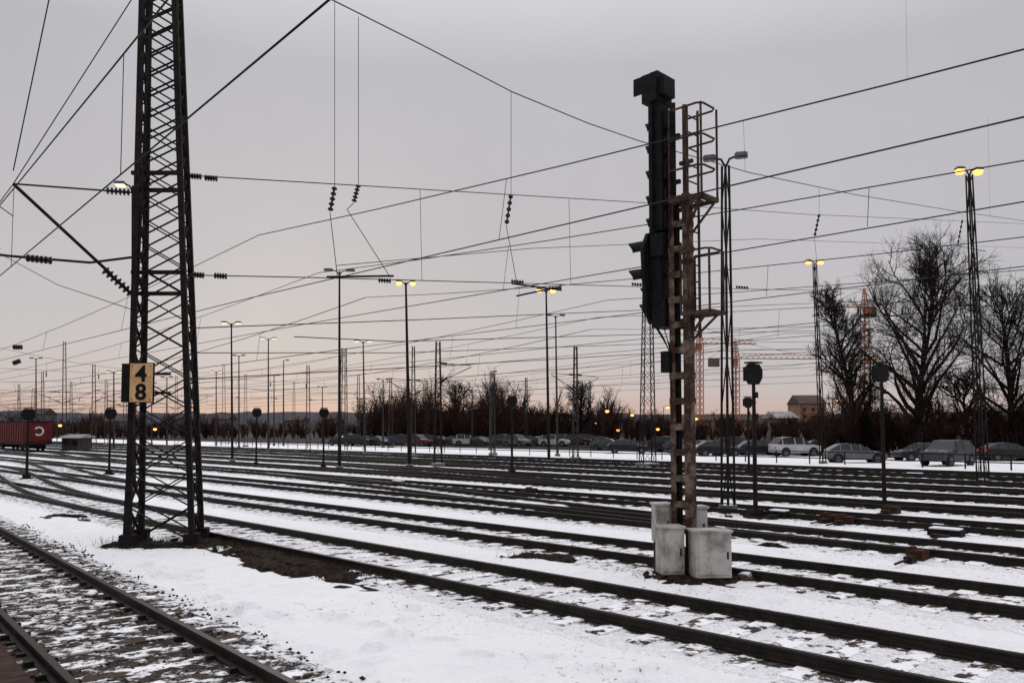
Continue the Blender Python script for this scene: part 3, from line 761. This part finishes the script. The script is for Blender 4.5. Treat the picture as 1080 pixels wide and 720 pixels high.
# ---------- cars
CAR={}
def car(u,v,ang,col,kind='hatch',name='parked_car'):
    if col not in CAR:
        kk='paint%d'%len(CAR); M[kk]=pmat('car_paint',col,tuple(min(1,c*1.2+.005) for c in col),1.5,.35,.2,bs=0,snow=.10); CAR[col]=kk
    k=CAR[col]; g=gnd(u,v); e=MB(k); 
    if kind=='suv': st=[(-2.25,.5,.62,.7,.62,.55),(-2.15,.4,.95,.98,.86,.8),(-1.15,.35,1.08,1.12,.92,.86),(-.45,.35,1.12,1.72,.93,.72),(.6,.35,1.12,1.77,.93,.73),(1.6,.35,1.12,1.72,.93,.72),(2.1,.4,1.1,1.14,.9,.8),(2.2,.5,.7,.74,.8,.7)]
    else: st=[(-2.15,.42,.55,.6,.6,.5),(-2.05,.32,.74,.77,.82,.7),(-1.10,.26,.88,.92,.88,.80),(-.25,.26,.92,1.38,.89,.66),(.4,.26,.94,1.45,.89,.64),(1.15,.26,.96,1.40,.89,.64),(1.9,.28,.98,1.02,.86,.74),(2.1,.35,.70,.74,.78,.7)]
    vs=[]
    for x,zb,zl,zr,w,wr in st:
        vs+=[(x,-w,zb),(x,-w,zl),(x,-wr,zr),(x,wr,zr),(x,w,zl),(x,w,zb)]
    R=Matrix.Rotation(ang,3,'Z'); T=lambda p:g+R@V(p)
    vs=[T(p) for p in vs]; n=len(st)
    body=[];gl=[]
    for i in range(n-1):
        a=i*6;b=a+6
        cab= i in (2,3,4,5)
        body+=[(a,b,b+1,a+1),(a+4,b+4,b+5,a+5),(a+5,b+5,b,a)]
        (gl if cab else body).extend([(a+1,b+1,b+2,a+2),(a+3,b+3,b+4,a+4)])
        (gl if i in (2,5) else body).append((a+2,b+2,b+3,a+3))
    body+=[(0,1,2,3,4,5),tuple((n-1)*6+j for j in (5,4,3,2,1,0))]
    e.add(vs,body,k); e.add(vs,gl,'glass')
    r=.38 if kind=='suv' else .32
    for x in (-1.4,1.32):
        for y in (-1,1):
            w=.93 if kind=='suv' else .89
            e.tube([T((x,y*(w-.2),r+.04)),T((x,y*(w+.006),r+.04))],r+.07,16,'tyre')
            e.tube([T((x,y*(w-.2),r)),T((x,y*(w+.015),r))],r,16,'tyre'); e.tube([T((x,y*(w+.014),r)),T((x,y*(w+.03),r))],r*.6,12,'lampgrey')
    zt=1.72 if kind=='suv' else 1.42; zl=1.12 if kind=='suv' else .94; wb=.93 if kind=='suv' else .89; wt=.73 if kind=='suv' else .65
    for y in (-1,1):
        for x in (-.25 if kind!='suv' else -.45,.4,1.15 if kind!='suv' else 1.6): e.beam(T((x,y*(wb+.005),zl)),T((x,y*(wt+.01),zt-.02)),.07,.05,k)
    for y in (-.62,.62): e.box(T((2.06 if kind!='suv' else 2.16,y,.85)),(.08,.22,.16),ang,'redlamp'); e.box(T((-2.08,y,.62)),(.1,.3,.12),ang,'lampgrey')
    for y in (-1,1): e.box(T((-.75,y*.95,1.0)),(.1,.16,.12),ang,k)
    e.build(name,bevel=.02)
W=(.34,.34,.36);Sv=(.10,.105,.115);Bk=(.010,.010,.012);Gy=(.035,.038,.042);Bl=(.02,.027,.05);Rd=(.06,.009,.009)
for u,v,a,c,k in ((838,481,3.3,W,'suv'),(870,479,3.0,Bk,'hatch'),(901,488,3.0,Sv,'hatch'),(742,480,2.6,Sv,'hatch'),(722,478,2.8,Gy,'hatch'),(757,481,3.1,Bk,'hatch'),(706,477,2.6,Bk,'suv'),(662,478,3.0,Bk,'hatch'),(972,486,.1,Bk,'hatch'),(1000,491,.6,Gy,'suv'),(1064,486,3.1,Bk,'hatch'),(800,480,3.2,Bk,'hatch'),(642,475,2.8,Gy,'hatch'),(778,479,2.9,Gy,'suv')): car(u,v,a,c,k)
rr=random.Random(3)
for i,u in enumerate(range(362,640,13)):
    car(u+rr.uniform(-2,2),469.5+rr.uniform(-.6,1.4),rr.uniform(2.2,3.4),rr.choice((W,Sv,Bk,Gy,Bl,Gy,Rd,Bk,Bk)),rr.choice(('hatch','suv','hatch')))
# ---------- red freight wagon
M['red']=pmat('red_wagon_paint',(.065,.006,.007),(.11,.010,.010),2,.6,spec=.2); M['white']=pmat('white_paint',(.45,.45,.45),(.6,.6,.6),3,.6)
g=gnd(40,477); wg=empty('freight_wagon',g); A=math.atan2(TD.y,TD.x)
mb=MB('red'); Rw=Matrix.Rotation(A,3,'Z')
def W_(x,y,z): return Rw@V((x,y,z))
mb.box(W_(7,0,2.1),(14,2.7,2.3),A,'red')
for i in range(15): 
    for y in (-1.38,1.38): mb.box(W_(.3+i*.96,y,2.1),(.1,.08,2.3),A,'red')
mb.box(W_(7,0,3.32),(14.1,2.3,.16),A,'steel'); mb.box(W_(7,0,.9),(14.4,2.6,.18),A,'steel')
for x in (2,12):
    mb.box(W_(x,0,.6),(2.6,1.9,.35),A,'steel')
    for dx in (-.9,.9):
        for y in (-.75,.75): mb.tube([W_(x+dx,y-.07,.58),W_(x+dx,y+.07,.58)],.46,16,'steel')
for y in (-.85,.85): mb.tube([W_(-.2,y,1.05),W_(-.75,y,1.05)],.06,8,'steel'); mb.tube([W_(-.75,y,1.05),W_(-.8,y,1.05)],.22,12,'steel')
mb.box(W_(-.04,0,2.2),(.06,2.1,1.9),A,'red')
mb.build('wagon_body',wg)
mb=MB('white')
N=20;vs=[];fs=[]
for i in range(N+1):
    t=.6+4.9*i/N
    for r in (.34,.50): vs.append(W_(-.085,r*math.cos(t),2.3+r*math.sin(t)))
for i in range(N): fs.append((2*i,2*i+1,2*i+3,2*i+2))
mb.add(vs,fs,'white')
mb.build('logo',wg)
# ---------- roadside fence
mb=MB('steel')
for i in range(60):
    s=-30+i*2.5; p=tr(s,55.5); mb.beam(p,p+V((0,0,.95)),.07,.07)
for z in (.45,.9): mb.beam(tr(-30,55.5,z),tr(120,55.5,z),.05,.07)
mb.build('fence')
# ---------- world
w=bpy.data.worlds.new('World'); sc.world=w; w.use_nodes=True; nt=w.node_tree; nt.nodes.clear()
out=nd(nt,'ShaderNodeOutputWorld'); add=nd(nt,'ShaderNodeAddShader')
SE=math.radians(10); SR=math.radians(-14)
sky=nd(nt,'ShaderNodeTexSky',sky_type='NISHITA'); sky.sun_disc=False; sky.sun_elevation=SE; sky.sun_rotation=SR
b1=nd(nt,'ShaderNodeBackground'); b1.inputs[1].default_value=.002; nt.links.new(sky.outputs[0],b1.inputs[0])
tc=nd(nt,'ShaderNodeTexCoord').outputs['Generated']; sp=nd(nt,'ShaderNodeSeparateXYZ'); nt.links.new(tc,sp.inputs[0])
nz=noi(nt,tc,2.0,6,.55); z=mth(nt,'ADD',sp.outputs[2],mth(nt,'MULTIPLY',mth(nt,'SUBTRACT',nz,.5),.03))
def ramp(st):
    r=nd(nt,'ShaderNodeValToRGB'); nt.links.new(z,r.inputs[0]); el=r.color_ramp.elements
    while len(el)<len(st): el.new(.5)
    for e,(p,c) in zip(el,st): e.position=p; e.color=(*c,1)
    return r.outputs[0]
ra=ramp([(0,(.56,.34,.29)),(.02,(.61,.43,.37)),(.045,(.575,.495,.48)),(.10,(.55,.523,.53)),(.42,(.50,.492,.522)),(.58,(.80,.80,.83)),(1,(1.65,1.65,1.70))])
rb=ramp([(0,(.42,.37,.39)),(.02,(.48,.43,.44)),(.045,(.505,.475,.485)),(.10,(.51,.495,.515)),(.42,(.485,.48,.512)),(.58,(.80,.80,.83)),(1,(1.65,1.65,1.70))])
dt=nd(nt,'ShaderNodeVectorMath',operation='DOT_PRODUCT'); nt.links.new(tc,dt.inputs[0]); dt.inputs[1].default_value=(-.18,.98,0)
colr=mix(nt,mrange(nt,dt.outputs['Value'],.62,.98),rb,ra)
cl=mrange(nt,noi(nt,tc,1.3,5,.6),.3,.7,.92,1.05)
vm=nd(nt,'ShaderNodeVectorMath',operation='SCALE'); nt.links.new(colr,vm.inputs[0]); nt.links.new(cl,vm.inputs['Scale'])
b2=nd(nt,'ShaderNodeBackground'); b2.inputs[1].default_value=1.0; nt.links.new(vm.outputs[0],b2.inputs[0])
nt.links.new(b1.outputs[0],add.inputs[0]); nt.links.new(b2.outputs[0],add.inputs[1]); nt.links.new(add.outputs[0],out.inputs[0])
sl=bpy.data.lights.new('sun','SUN'); sl.energy=.5; sl.angle=math.radians(20); sl.color=(1,.92,.88)
so=bpy.data.objects.new('sun',sl); sc.collection.objects.link(so)
sd=V((math.sin(SR)*math.cos(SE),math.cos(SR)*math.cos(SE),math.sin(SE))); so.rotation_euler=(-sd).to_track_quat('-Z','Y').to_euler()
# ---------- camera
cd=bpy.data.cameras.new('camera'); cd.lens=28; cd.sensor_width=36; cd.shift_y=49/1080; cd.clip_end=8000; cd.clip_start=.05
co=bpy.data.objects.new('camera',cd); co.location=(0,0,CAMZ); co.rotation_euler=(math.radians(93),0,0); sc.collection.objects.link(co); sc.camera=co
sc.view_settings.view_transform='Standard'; sc.view_settings.look='None'; sc.view_settings.exposure=0
